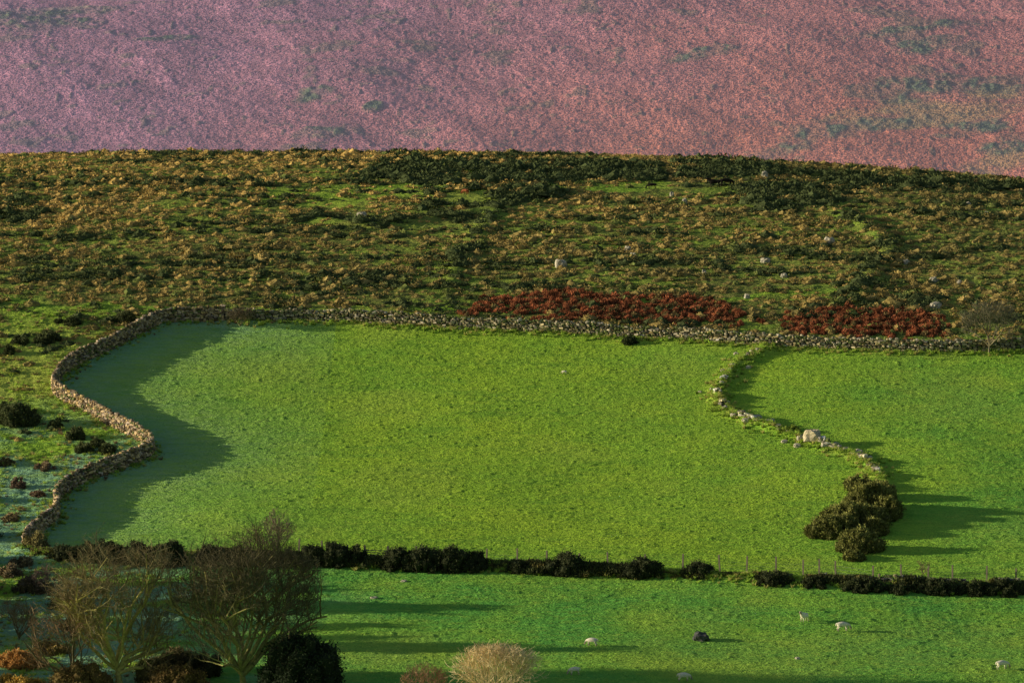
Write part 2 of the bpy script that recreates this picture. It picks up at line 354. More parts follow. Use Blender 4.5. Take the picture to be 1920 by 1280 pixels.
# valley mist between the moor crest and the hill
bm = bmesh.new(); bmesh.ops.create_cube(bm, size=1.0); me = bpy.data.meshes.new("haze"); bm.to_mesh(me); bm.free()
mh = bpy.data.materials.new("valley_haze"); mh.use_nodes = True; nt = mh.node_tree; nt.nodes.clear()
vs = nt.nodes.new("ShaderNodeVolumeScatter"); vs.inputs["Color"].default_value = (0.50, 0.58, 1.0, 1); vs.inputs["Density"].default_value = 0.0006; vs.inputs["Anisotropy"].default_value = 0.2
om = nt.nodes.new("ShaderNodeOutputMaterial"); nt.links.new(vs.outputs[0], om.inputs["Volume"]); me.materials.append(mh)
o = bpy.data.objects.new("haze", me); COL.objects.link(o); o.scale = (900, 520, 300); o.location = (0, 1020, 0); info(o, "thin blue morning haze in the valley", kind="structure")
# ------------------------------------------------------------------ dry stone walls
def wall(name, Pth, hf, label, wid=0.7, sl=0.46, shh=0.25, tone=(0.23, 0.215, 0.17), mossf=0.12):
    L = np.concatenate([[0], np.cumsum(np.linalg.norm(np.diff(Pth, axis=0), axis=1))]); tot = L[-1]
    pos = []; scl = []
    T = np.gradient(Pth, axis=0); A = np.unwrap(np.arctan2(T[:, 1], T[:, 0]))
    hmax = max(hf(s) for s in np.linspace(0, tot, 200))
    for k in range(int(hmax/(shh*0.85))+1):
        zc = (k+0.5)*shh*0.85; fr = zc/hmax
        for side in (-1, 1):
            s = rng.random()*sl
            while s < tot:
                l = sl*(0.55+1.1*rng.random()); sm = s+l/2
                if zc < hf(sm)+0.08*rng.normal():
                    off = side*(wid/2-0.12-0.12*fr)+rng.normal(0, 0.035)
                    pos.append((sm, off, zc+rng.normal(0, 0.03))); scl.append((l*1.05, 0.34*(0.8+0.5*rng.random()), shh*(0.75+0.6*rng.random())))
                s += l
    s = 0
    while s < tot:
        l = sl*(0.5+0.8*rng.random()); h = hf(s+l/2)
        if h > 0.15 and rng.random() < 0.88:
            pos.append((s+l/2, rng.normal(0, 0.05), h+0.05+0.07*rng.normal())); scl.append((l*1.05, wid*0.75, shh*(0.7+1.0*rng.random())))
        s += l
    pos = np.array(pos); scl = np.array(scl); n = len(pos)
    px_ = np.interp(pos[:, 0], L, Pth[:, 0]); py_ = np.interp(pos[:, 0], L, Pth[:, 1]); an = np.interp(pos[:, 0], L, A)
    W3 = np.stack([px_-np.sin(an)*pos[:, 1], py_+np.cos(an)*pos[:, 1], HB(px_, py_)+pos[:, 2]-0.05], 1)
    R = rotm(rng.normal(0, 0.15, n), rng.normal(0, 0.14, n), an+rng.normal(0, 0.3, n))
    br = (0.3+1.4*rng.random((n, 1))**1.3); c = np.array(tone)*br*(1+np.array([0.05, 0.02, -0.15])*rng.normal(0, 1, (n, 1)))
    moss = rng.random(n) < mossf; c[moss] = np.array([0.16, 0.18, 0.06])
    V, Fc, C = scatter(STONES, W3, R, scl, np.clip(c, 0.02, 0.7), 0.15)
    s = np.arange(0, tot, 0.5); cx = np.interp(s, L, Pth[:, 0]); cy = np.interp(s, L, Pth[:, 1]); ca = np.interp(s, L, A); hh = np.array([max(hf(q)-0.08, 0) for q in s]); zb = HB(cx, cy)
    ring = []
    for o_, top in ((-wid/2+0.15, 0), (-wid/2+0.2, 1), (wid/2-0.2, 1), (wid/2-0.15, 0)):
        ring.append(np.stack([cx-np.sin(ca)*o_, cy+np.cos(ca)*o_, zb-0.15+(hh*top)], 1))
    RV = np.stack(ring, 1).reshape(-1, 3); n0 = len(V); q = np.arange(len(s)-1)[:, None]*4
    RF = np.concatenate([q+np.array([[j, j+4, j+5, j+1]]) for j in range(3)])+n0
    V = np.vstack([V, RV]); C = np.vstack([C, np.full((len(RV), 3), 0.03)]); Fc.append(RF)
    loc = (Pth[0][0], Pth[0][1], float(HB(*Pth[0])))
    o = mk(name, V, Fc, M_STONE, C, loc=loc); return info(o, label, "stone wall")
nzw = lambda s, a, b: float(vn(s, 0, a, b))
wall("dry_stone_wall", W_LEFT, lambda s: 1.75+0.25*(nzw(s, 4, 3)-0.5), "winding grey dry stone wall edging the green field", tone=(0.40, 0.29, 0.17), wid=0.6)
wall("dry_stone_wall", W_BACK, lambda s: 1.3+0.45*(nzw(s, 5, 6)-0.5)+0.3*(nzw(s, 1.2, 7)-.5), "long lichened dry stone wall between field and moor", tone=(0.42, 0.34, 0.21), mossf=0.22)
wall("ruined_stone_wall", W_RUIN, lambda s: max(0.0, 1.5*(nzw(s, 1.3, 12)-0.56)), "tumbled low dry stone wall on a grassy bank", tone=(0.52, 0.46, 0.33), sl=0.6, shh=0.3, mossf=0.2, wid=0.9)
wall("low_stone_wall", BANK[int(len(BANK)*0.69):], lambda s: 0.3+0.6*(nzw(s, 3, 17)-0.5), "low overgrown stone wall with mossy stones", tone=(0.2, 0.18, 0.13), mossf=0.5)
# ------------------------------------------------------------------ scrub on the moor
def P3(x, y, dz=0): return np.stack([x, y, HB(x, y)+dz], 1)
ponies = [survey(*p) for p in [(1222, 356), (1345, 353), (872, 366)]]
BRP = [poly([(860, 582), (940, 556), (1080, 552), (1300, 562), (1400, 590), (1400, 612), (1200, 606), (1000, 600)]), poly([(1460, 612), (1520, 585), (1600, 580), (1720, 588), (1780, 615), (1750, 640), (1500, 632)])]
def sample_moor(n):
    x = rng.uniform(-86, 86, n); y = rng.uniform(545, 736, n)
    keep = ~inpoly(x, y, FIELD) & (dist(x, y, W_BACK, 2) > 1.2) & (dist(x, y, W_LEFT, 2) > 1.2)
    for B in BRP: keep &= ~(inpoly(x, y, B) & (rng.random(n) < 0.75))
    for (a, b_) in ponies: keep &= ~((np.abs(x-a) < 3.0) & (y > b_-7) & (y < b_+1.2))
    return x[keep], y[keep]
darks = [poly([(620, 340), (760, 302), (1000, 302), (1440, 304), (1500, 330), (1300, 335), (1000, 345), (700, 352)]), poly([(800, 395), (870, 355), (960, 375), (1020, 352), (1090, 368), (900, 402), (850, 425)]), poly([(1330, 350), (1500, 345), (1600, 370), (1500, 400), (1420, 400)]), poly([(560, 400), (700, 415), (860, 395), (860, 412), (700, 430), (560, 418)]), poly([(0, 405), (90, 395), (90, 412), (0, 418)]), poly([(1450, 320), (1700, 340), (1920, 350), (1920, 362), (1600, 352)])]
x, y = sample_moor(80000)
nn = fbm(x*0.6, y*1.5, 5, 71, 4)*0.4+0.6*vn(x*0.5, y*1.7, 1.7, 72)
dens = sst(0.33, 0.45, nn)*0.93+0.07
for s in strips: dens = np.where(inpoly(x, y+5*(vn(x, y, 4, 6)-.5), s), dens*0.15, dens)
dark = np.zeros(len(x))
band = fbm(x*0.3, y*1.2, 5, 81, 4)
dark = np.where(band > 0.575, 0.45, dark)
for s in darks: dark = np.where(inpoly(x+4*(vn(x, y, 4, 61)-.5), y+5*(vn(x, y, 3, 62)-.5), s) & (vn(x, y, 3, 88) > 0.25), 1, dark)
for B in BANKM[1:]: dark = np.where((dist(x, y, B, 4) < 0.5+1.1*vn(x, y, 4, 89)) & (vn(x, y, 3, 90) > 0.3), 0.8, dark)
near0 = dist(x, y, BANKM[0], 4)
dr_ = (near0 < 1.6) & (dist(x-0.9, y, BANKM[0], 4) > 0.7); dark = np.where(dr_ & (vn(x, y, 3, 90) > 0.15), 0.6, dark)
dens = np.where(dark > 0, 0.78, dens); dens = np.where((near0 < 1.5), np.maximum(dens, 0.7), dens)
edge = y+(fbm(x, y, 8, 91)-0.5)*14; dens = dens*(0.03+0.97*sst(575, 591, edge+np.where(x > -25, 30, 0)))
keep = rng.random(len(x)) < dens*0.50
x, y, dark = x[keep], y[keep], dark[keep]; n = len(x)
print("scrub", n)
sz = (0.34+0.38*rng.random(n)**1.8)*(1+0.55*dark)*(0.8+0.5*vn(x, y, 9, 92))
gold = np.clip(0.22+sst(620, 690, y)*sst(45, -40, x)*0.85+1.1*(fbm(x, y, 10, 75)-0.4), 0, 1)[:, None]
ol = np.array([0.245, 0.20, 0.068]); go = np.array([0.56, 0.37, 0.115]); dk_ = np.array([0.078, 0.097, 0.036]); gn = np.array([0.18, 0.205, 0.055])
c = ol*(1-gold)+go*gold; m = rng.random(n) < 0.18; c[m] = gn; m = (rng.random(n) < dark*1.4) | (rng.random(n) < 0.06); c[m] = dk_
c = c*(0.8+0.4*rng.random((n, 1)))
V, Fc, C = scatter(HEA, P3(x, y, -0.02), rotm(np.zeros(n), np.zeros(n), rng.normal(0, 0.5, n)+(rng.random(n) < .5)*3.14), np.stack([sz*1.45, sz, sz*(0.75+0.55*rng.random(n))*(1+0.15*dark)], 1), c)
o = mk("heather_scrub", V, Fc, M_SCRUB, C); info(o, "brown heather and gorse scrub covering the rough moor", "moorland scrub", "stuff")
BRK = [tussock(120, 0.2, 0.85) for _ in range(4)]
def bracken(Pp, n, label):
    x = rng.uniform(Pp[:, 0].min()-4, Pp[:, 0].max()+4, n); y = rng.uniform(Pp[:, 1].min()-3, Pp[:, 1].max()+3, n)
    k = inpoly(x+9*(fbm(x, y, 3, 5)-.5), y+9*(fbm(x, y, 3, 6)-.5), Pp) & (dist(x, y, W_BACK, 2) > 0.7) & (vn(x, y, 1.8, 77) > 0.2); x, y = x[k], y[k]; n = len(x)
    print("bracken", n)
    sz = 0.28+0.36*rng.random(n); c = np.array([0.38, 0.135, 0.06])*(0.4+1.1*rng.random((n, 1))); m = rng.random(n) < 0.15; c[m] = [0.24, 0.17, 0.07]
    V, Fc, C = scatter(BRK, P3(x, y, -0.05), rotm(np.zeros(n), np.zeros(n), rng.random(n)*6.28), np.stack([sz, sz, sz*(.8+.8*rng.random(n))], 1), c, 0.35)
    o = mk("bracken_patch", V, Fc, M_BRACK, C); info(o, label, "bracken", "stuff")
bracken(BRP[0], 3900, "rust red dead bracken behind the stone wall")
bracken(BRP[1], 2800, "rust red dead bracken beside the stone wall")
def along(Pth, n, sp):
    i = rng.integers(0, len(Pth), n); return Pth[i, 0]+rng.normal(0, sp, n), Pth[i, 1]+rng.normal(0, sp, n)
xs = []; ys = []
for Pth, n_, sp in ((W_RUIN, 1300, 0.9), (W_BACK, 2600, 0.9), (W_LEFT, 1200, 0.8), (BANK, 3800, 0.8)):
    a_, b_ = along(Pth, n_, sp); xs.append(a_); ys.append(b_)
a_ = rng.uniform(-70, -28, 11000); b_ = rng.uniform(450, 600, 11000); k = ~inpoly(a_, b_, FIELD) & (fbm(a_, b_, 4, 95) > 0.5) & ~(inpoly(a_, b_, LOWER) & (a_ > -32)); xs.append(a_[k]); ys.append(b_[k])
x = np.concatenate(xs); y = np.concatenate(ys); n = len(x); sz = 0.2+0.28*rng.random(n)
c = np.array([0.38, 0.52, 0.08])*(0.7+0.6*rng.random((n, 1))); m = rng.random(n) < 0.25; c[m] = [0.54, 0.50, 0.15]; m = (rng.random(n) < .2) & (x < -28); c[m] = [0.28, 0.19, 0.1]
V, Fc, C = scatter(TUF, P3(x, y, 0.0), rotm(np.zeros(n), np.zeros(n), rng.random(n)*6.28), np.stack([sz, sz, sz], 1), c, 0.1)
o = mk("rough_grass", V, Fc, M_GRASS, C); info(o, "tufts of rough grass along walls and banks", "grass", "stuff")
x, y = along(BANK, 4200, 0.5); k = vn(x, y, 3, 97) > 0.24; x, y = x[k], y[k]; n = len(x)
sz = (0.28+0.5*rng.random(n)*vn(x, y, 6, 98)*1.6)*(1+0.3*sst(33, 42, x)); c = np.array([0.08, 0.09, 0.032])*(0.6+0.9*rng.random((n, 1))); m = rng.random(n) < 0.22; c[m] = [0.2, 0.17, 0.05]
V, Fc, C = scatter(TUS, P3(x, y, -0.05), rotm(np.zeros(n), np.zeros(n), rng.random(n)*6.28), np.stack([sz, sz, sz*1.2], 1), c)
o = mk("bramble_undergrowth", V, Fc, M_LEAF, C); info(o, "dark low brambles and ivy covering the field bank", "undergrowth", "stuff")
# ------------------------------------------------------------------ bushes
def bush(u, v, wu, hv, label, cat="gorse bush", name="gorse_bush", col=(0.05, 0.065, 0.02), group=None, dy=1.0, leaf=0.13, dens=1.0, lob=1.0, rag=0.5):
    x0, y0 = survey(u, v); sc = F/y0; rx = wu/2/sc; h = hv/sc; ry = rx*dy if rx < 2.0 else max(1.6*dy, rx*0.6)
    nl = min(int((9+rx*9)*lob), 110); z0 = float(HB(x0, y0)); PP = []; NN = []; SV = []; SF = []; off = 0
    for i in range(nl):
        a = rng.random()*6.28; q = rng.random()**0.5
        lx = math.cos(a)*q*rx*0.85; ly = math.sin(a)*q*ry*0.85
        top = h*(1-0.55*q**2.5)*(1.05-rag*rng.random()); r = min(h, rx)*(0.2+0.22*rng.random())/lob**0.6; r = min(r, top*0.7)
        gz = float(H(x0+lx, y0+ly))-z0
        cz = gz+max(top-r, r*0.4)
        V = I2[0]*(1+rng.normal(0, 0.1, (len(I2[0]), 1)))*np.array([r*.8, r*.8, r*.8])
        tp = np.clip(-V[:, 2]/(r*.8), 0, 1); V[:, :2] *= (1-0.45*tp)[:, None]
        V[:, 2] = np.where(V[:, 2] < 0, V[:, 2]/(r*.8)*(cz-gz+0.1), V[:, 2]); V += np.array([lx, ly, cz])
        SV.append(V); SF.append(I2[1]+off); off += len(V)
        k = min(int(230*dens*max(r, 0.3)**1.6*(0.13/leaf)**1.5)+40, 900)
        d = rng.normal(0, 1, (k, 3)); d /= np.linalg.norm(d, axis=1, keepdims=True)
        st = np.where(d[:, 2] < 0, (cz-gz)/r, 1.0)[:, None]*np.array([[0, 0, 1.]])+np.array([[1, 1, 0.]])
        PP.append(np.array([lx, ly, cz])+d*r*st*(0.8+0.6*rng.random((k, 1))**1.5)); NN.append(d)
    PP = np.vstack(PP); NN = np.vstack(NN); LV, LF = leaf_tris(PP, NN, leaf)
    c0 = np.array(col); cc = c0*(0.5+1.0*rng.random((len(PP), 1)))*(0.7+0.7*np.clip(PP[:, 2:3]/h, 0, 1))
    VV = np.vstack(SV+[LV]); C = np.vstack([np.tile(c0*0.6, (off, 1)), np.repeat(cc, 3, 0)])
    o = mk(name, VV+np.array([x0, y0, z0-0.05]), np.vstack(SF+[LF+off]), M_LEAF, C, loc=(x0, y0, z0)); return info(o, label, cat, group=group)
G = "gorse bushes dotted on the frosty slope"
for (u, v, w, h) in [(32, 797, 84, 44), (62, 792, 30, 26), (105, 802, 32, 20), (141, 823, 42, 24), (157, 848, 38, 22), (183, 838, 32, 20), (201, 850, 36, 22), (90, 640, 54, 22), (38, 645, 38, 18), (78, 646, 26, 14), (18, 664, 26, 20), (235, 603, 46, 22), (136, 610, 36, 18), (205, 606, 26, 12), (285, 596, 30, 16), (110, 606, 20, 10), (8, 775, 34, 26)]:
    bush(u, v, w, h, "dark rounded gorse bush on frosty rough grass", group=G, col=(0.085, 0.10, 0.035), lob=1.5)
G2 = "hedge bushes along the fence bank"
for (u, v, w, h) in [(120, 1048, 60, 30), (165, 1050, 60, 38), (205, 1052, 60, 46), (262, 1055, 64, 48), (318, 1058, 70, 50), (395, 1056, 60, 40), (450, 1056, 60, 38), (500, 1058, 60, 34), (545, 1058, 50, 30), (585, 1058, 60, 42), (628, 1058, 72, 48), (668, 1060, 46, 44), (750, 1066, 76, 44), (800, 1068, 90, 50), (850, 1068, 90, 50), (890, 1068, 60, 40), (970, 1072, 50, 24), (1062, 1074, 90, 44), (1205, 1080, 100, 42), (1310, 1082, 76, 32), (1450, 1094, 90, 24), (1530, 1098, 60, 22), (1620, 1106, 90, 26), (1690, 1108, 70, 24), (1760, 1110, 100, 28), (1830, 1112, 90, 26), (1890, 1112, 80, 28)]:
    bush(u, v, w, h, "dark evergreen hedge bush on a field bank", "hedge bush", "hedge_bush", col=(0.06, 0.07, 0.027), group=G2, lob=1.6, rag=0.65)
G3 = "gorse thicket at the end of the tumbled wall"
for (u, v, w, h) in [(1632, 958, 120, 60), (1666, 972, 60, 48), (1612, 918, 66, 28), (1565, 1003, 120, 44), (1612, 1032, 100, 46), (1545, 1003, 70, 28), (1600, 985, 150, 46), (1655, 935, 60, 36), (1640, 1000, 60, 30), (1600, 1048, 50, 18)]:
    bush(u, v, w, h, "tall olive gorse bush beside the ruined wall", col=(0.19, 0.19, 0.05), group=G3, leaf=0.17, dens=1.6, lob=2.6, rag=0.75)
bush(1182, 643, 36, 16, "small ivy clump growing on the stone wall", "ivy", "ivy_clump")
bush(1480, 812, 50, 16, "mossy grass hummock on the tumbled wall", "grass hummock", "grass_hummock", col=(0.26, 0.33, 0.05))
bush(66, 1030, 46, 40, "yellowish overgrown bramble on the wall end", "bramble", "bramble_bush", col=(0.26, 0.22, 0.08))
bush(568, 1310, 170, 132, "dark glossy holly bush beside the bare tree", "holly bush", "holly_bush", col=(0.035, 0.05, 0.022), leaf=0.16, dens=1.5, lob=2)
for (u, v, w, h, cc) in [(330, 1290, 140, 48, (0.26, 0.17, 0.06)), (40, 1250, 110, 36, (0.55, 0.28, 0.08)), (95, 1225, 90, 26, (0.34, 0.24, 0.07)), (150, 1290, 120, 60, (0.26, 0.18, 0.06)), (30, 1290, 130, 30, (0.55, 0.36, 0.08)), (60, 1110, 80, 36, (0.2, 0.15, 0.08)), (20, 1080, 50, 26, (0.24, 0.18, 0.1)), (115, 1140, 60, 26, (0.17, 0.16, 0.07)), (85, 880, 50, 14, (0.26, 0.19, 0.11)), (35, 915, 30, 22, (0.22, 0.15, 0.1)), (70, 930, 34, 14, (0.22, 0.15, 0.09)), (20, 975, 44, 14, (0.26, 0.2, 0.1)), (10, 870, 40, 14, (0.2, 0.17, 0.07)), (40, 1060, 50, 20, (0.22, 0.18, 0.09)), (140, 1180, 60, 24, (0.2, 0.16, 0.07)), (330, 1255, 110, 46, (0.14, 0.12, 0.05)), (385, 1265, 80, 50, (0.09, 0.09, 0.04)), (290, 1280, 90, 50, (0.16, 0.13, 0.05)), (-60, 870, 100, 30, (.05, .06, .02)), (-50, 940, 90, 30, (.05, .06, .02)), (-60, 1010, 120, 50, (.05, .06, .02)), (-80, 1060, 140, 60, (.05, .06, .02))]:  # dark entries at the end: unseen bushes added left of view for shade
    bush(u, v, w, h, "brown bramble and bracken thicket on rough grass", "bramble", "bramble_bush", col=cc, lob=1.6, rag=0.7)
for (u, v, w, h) in [(-110, 1108, 120, 160), (-160, 1138, 150, 230), (-90, 1172, 110, 170), (-400, 1190, 120, 270), (-560, 1204, 120, 340), (-330, 1214, 90, 330), (-480, 1262, 130, 380), (-620, 1275, 130, 400)]:  # out of view at the left, added and kept dense for their long shadows
    bush(u, v, w, h, "tall dense unseen tree added to shade the lower pasture", "evergreen tree", "shadow_tree", col=(.05, .06, .025), leaf=0.5, group="unseen trees added to cast shadows on the pasture", rag=0.7)
# ------------------------------------------------------------------ bare trees
def tubes(segs, ns):
    S = np.array(segs); a = S[:, :3]; b = S[:, 3:6]; r0 = S[:, 6:7]; r1 = S[:, 7:8]
    d = b-a; d /= np.linalg.norm(d, axis=1, keepdims=True)+1e-9
    up = np.where(np.abs(d[:, 2:3]) > 0.9, np.array([[1., 0, 0]]), np.array([[0, 0, 1.]]))
    s = np.cross(d, up); s /= np.linalg.norm(s, axis=1, keepdims=True); t = np.cross(d, s)
    rings = []
    for rr, p in ((r0, a), (r1, b)):
        for k in range(ns):
            an = 2*math.pi*k/ns; rings.append(p+(s*math.cos(an)+t*math.sin(an))*rr)
    V = np.stack(rings, 1).reshape(-1, 3); n = len(S); q = (np.arange(n)*2*ns)[:, None]
    Fq = np.concatenate([q+np.array([[k, (k+1) % ns, ns+(k+1) % ns, ns+k]]) for k in range(ns)])
    return V, Fq
import random as pr
def tree(u, v, hv, wv, label, name="bare_tree", cat="bare tree", kids=(7, 6, 6, 6), tw=(0.13, 0.085, 0.05), bark=(0.16, 0.13, 0.07), trunk=0.2, tr=None, group=None, seed=1, twr=0.014, up=0.55, reach=0.56, rag=0.4, wig=1.0):
    R = pr.Random(seed); G_ = R.gauss; x0, y0 = survey(u, v); sc = F/y0; Ht = hv/sc; Wd = wv/sc/2; z0 = float(HB(x0, y0))-0.1
    tr = tr or Ht*0.026; segs = {0: [], 1: [], 2: []}
    nlev = len(kids); cz = Ht*0.54; rz = Ht*0.47
    def norm(a): l = math.sqrt(a[0]**2+a[1]**2+a[2]**2)+1e-9; return (a[0]/l, a[1]/l, a[2]/l)
    def grow(p, d, ln, r, lv):
        nseg = 6 if lv < 2 else (3 if lv < nlev-1 else 2); pts = [p]; q = p; dd = d; j_ = (0.13+0.03*lv)*wig
        for i in range(nseg):
            dd = norm((dd[0]+G_(0, j_), dd[1]+G_(0, j_), dd[2]+G_(0, j_)+0.04)); s = ln/nseg
            q2 = (q[0]+dd[0]*s, q[1]+dd[1]*s, q[2]+dd[2]*s)
            if lv > 0 and (q2[0]/Wd)**2+(q2[1]/Wd)**2+((q2[2]-cz)/rz)**2 > 0.85+rag*R.random(): break
            ra = r*(1-0.6*i/nseg); rb = r*(1-0.6*(i+1)/nseg)
            segs[min(lv, 2)].append((*q, *q2, max(ra, twr), max(rb, twr*0.8))); q = q2; pts.append(q)
        if lv >= nlev or len(pts) < 2: return
        k = max(2, int(round(kids[lv]*(0.8+0.4*R.random()))))
        for j in range(k):
            t = (0.3+0.7*(j+R.random())/k) if lv > 0 else 0.6+0.4*(j+1)/k
            f = t*(len(pts)-1); i = min(int(f), len(pts)-2); f -= i; A_, B_ = pts[i], pts[i+1]; b_ = tuple(A_[m]*(1-f)+B_[m]*f for m in range(3))
            if lv == 0:
                an = 2*math.pi*j/k+R.random(); tilt = 0.12+0.95*R.random()
                nd = (math.sin(tilt)*math.cos(an), math.sin(tilt)*math.sin(an), math.cos(tilt)); L2 = Ht*(reach+0.16*R.random())
            else:
                ax = (G_(0, 1), G_(0, 1), G_(0, 1)); dt = sum(ax[m]*d[m] for m in range(3)); ax = norm(tuple(ax[m]-dt*d[m] for m in range(3)))
                tilt = 0.4+0.6*R.random(); nd = tuple(d[m]*math.cos(tilt)+ax[m]*math.sin(tilt) for m in range(3)); nd = norm((nd[0], nd[1], nd[2]+up*0.3))
                L2 = ln*(0.46+0.2*R.random())
            grow(b_, nd, L2, r*(0.5 if lv == 0 else 0.42)*(0.8+0.4*R.random()), lv+1)
    grow((0, 0, 0), norm((G_(0, .05), G_(0, .05), 1.)), Ht*trunk, tr, 0)
    e = empty(name, (x0, y0, z0)); RR = np.random.default_rng(seed)
    V, Fq = tubes(segs[0]+segs[1], 6); C = np.tile(np.array(bark), (len(V), 1))*(0.8+0.4*RR.random((len(V), 1)))
    o = mk("trunk", V, Fq, M_BARK, C, smooth=True); o.parent = e
    S = segs[2]; V, Fq = tubes(S, 3); C = np.tile(np.array(tw), (len(V), 1))*np.repeat(0.6+0.8*RR.random((len(S), 1)), 6, 0)
    big = np.repeat(np.clip((np.array(S)[:, 6]-0.03)/0.04, 0, 1), 6)[:, None]; C = C*(1-big)+np.array(bark)*big
    o = mk("crown", V, Fq, M_TWIG, C); o.parent = e
    print("tree", name, len(S)); return info(e, label, cat, group=group)
GT = "bare winter trees at the field edge"
tree(225, 1288, 290, 250, "bare brown tree with sunlit mossy branches", kids=(9, 8, 6, 5, 3), seed=3, group=GT, bark=(0.46, 0.40, 0.12), trunk=0.16, tw=(0.24, 0.19, 0.09), twr=0.0105, tr=0.42, rag=0.8, wig=1.2)
tree(458, 1292, 308, 285, "dense dark bare tree with rounded twiggy crown", kids=(12, 8, 6, 6, 3), seed=5, group=GT, trunk=0.16, tw=(0.13, 0.11, 0.058), twr=0.0125, bark=(0.32, 0.29, 0.10), tr=0.45, rag=0.7, wig=1.2)
tree(130, 1290, 190, 160, "smaller bare tree with reddish brown twigs", kids=(8, 7, 5, 6), seed=8, group=GT, trunk=0.1, tw=(0.28, 0.18, 0.10), twr=0.012, rag=0.8, wig=1.3)
tree(522, 1050, 88, 72, "small bare thorn tree on the field bank", "thorn_tree", kids=(8, 6, 6, 6), seed=12, trunk=0.15, tw=(0.24, 0.18, 0.12), twr=0.012)
tree(1855, 664, 106, 116, "bare grey tree beside the stone wall", kids=(8, 7, 6, 6), seed=14, trunk=0.16, tw=(0.19, 0.17, 0.11), bark=(0.24, 0.2, 0.12), twr=0.013)
tree(450, 612, 40, 70, "low leafless thorn bush against the stone wall", "thorn_bush", "thorn bush", kids=(8, 6, 5, 4), seed=15, trunk=0.05, tw=(0.17, 0.13, 0.08), twr=0.012)
tree(930, 1335, 128, 200, "pale leafless shrub with bleached straw twigs", "leafless_shrub", "shrub", kids=(18, 7, 5, 4), seed=17, trunk=0.03, tw=(0.76, 0.59, 0.33), bark=(0.5, 0.4, 0.24), tr=0.12, twr=0.016, reach=.85, rag=0.7)
tree(795, 1325, 85, 90, "small reddish leafless shrub in the pasture", "leafless_shrub", "shrub", kids=(12, 6, 5, 4), seed=19, trunk=0.03, tw=(0.42, 0.23, 0.14), tr=0.08, twr=0.012, reach=.85, rag=0.7)
tree(1730, 1076, 32, 36, "tiny leafless sapling beside the fence", "sapling", "sapling", kids=(7, 5, 4), seed=20, trunk=0.1, tw=(0.25, 0.16, 0.1), twr=0.012)
tree(35, 1200, 90, 80, "leafless hawthorn shrub with brown twigs", "thorn_tree", "thorn tree", kids=(8, 7, 5, 5), seed=23, trunk=0.1, tw=(0.24, 0.18, 0.1), twr=.011)
tree(90, 1120, 70, 70, "leafless hawthorn shrub with purple brown twigs", "thorn_tree", "thorn tree", kids=(8, 7, 5, 5), seed=24, trunk=0.1, tw=(0.24, 0.16, 0.12), twr=.011)
# ------------------------------------------------------------------ boulders
def boulder(u, v, wu, hv, col, label, name="boulder", cat="boulder", group=None):
    x0, y0 = survey(u, v); sc = F/y0; w = wu/sc; h = hv/sc; z0 = float(HB(x0, y0))
    V = I3[0].copy(); V = np.sign(V)*np.abs(V)**0.75; s = rng.random()*50
    V *= (0.7+0.6*np.array([vn(p[0]*2+s, p[1]*2+p[2]*1.7, 1.0, 3) for p in V]))[:, None]
    V[:, 2] = np.maximum(V[:, 2], -0.5); V = V*np.array([w/2, w/2*0.8, h*0.62]); V[:, 2] += h*0.25
    C = np.tile(np.array(col), (len(V), 1))*(0.7+0.6*rng.random((len(V), 1)))
    o = mk(name, V+np.array([x0, y0, z0]), I3[1], M_STONE, C, loc=(x0, y0, z0)); return info(o, label, cat, group=group)
boulder(1523, 834, 36, 25, (0.52, 0.43, 0.28), "big pale boulder in the tumbled wall")
boulder(1314, 1200, 30, 19, (0.08, 0.08, 0.075), "dark rough boulder lying in the pasture")
GB = "granite boulders scattered on the moor"
for (u, v, w, h) in [(1052, 502, 22, 14), (1555, 458, 18, 12), (1470, 522, 12, 9), (1283, 385, 9, 11), (1800, 535, 12, 9), (1750, 530, 16, 9), (1177, 473, 12, 10), (1260, 369, 8, 8), (1435, 494, 18, 9), (1187, 483, 11, 8), (678, 409, 18, 10), (1755, 578, 22, 10), (1700, 496, 12, 8), (1320, 515, 8, 8), (1434, 334, 12, 11), (1815, 388, 10, 8), (1400, 560, 11, 8), (1850, 405, 9, 8)]:
    boulder(u, v, w, h*1.3, (0.42, 0.37, 0.28), "pale granite boulder among moor scrub", group=GB)
for (u, v, w, h) in [(1495, 838, 14, 8), (1470, 830, 12, 7), (1568, 835, 12, 7), (1610, 850, 16, 8), (1403, 691, 10, 6), (1622, 858, 10, 6), (1350, 745, 8, 6), (1335, 735, 8, 5), (1312, 736, 8, 4), (1420, 786, 16, 9), (1612, 972, 12, 7), (1448, 790, 10, 6), (1380, 665, 10, 5), (1545, 1090, 22, 13), (1570, 1088, 14, 9), (1660, 1090, 22, 9), (702, 1122, 14, 5), (758, 1090, 12, 4), (1495, 1235, 10, 5), (1360, 770, 12, 7), (1375, 785, 12, 7), (1398, 795, 14, 8), (1355, 700, 9, 6), (1365, 760, 9, 5), (1545, 843, 14, 8), (1585, 848, 12, 7), (1630, 868, 12, 8), (1460, 808, 10, 6), (1500, 828, 12, 9), (1440, 800, 13, 8), (1405, 783, 11, 7), (1640, 885, 11, 7), (1353, 728, 9, 6), (1368, 702, 8, 5), (1420, 664, 9, 5)]:
    boulder(u, v, w, h, (0.48, 0.42, 0.31), "small fallen granite stone in the grass", "fallen_stone", "stone", group="fallen stones in the grass")
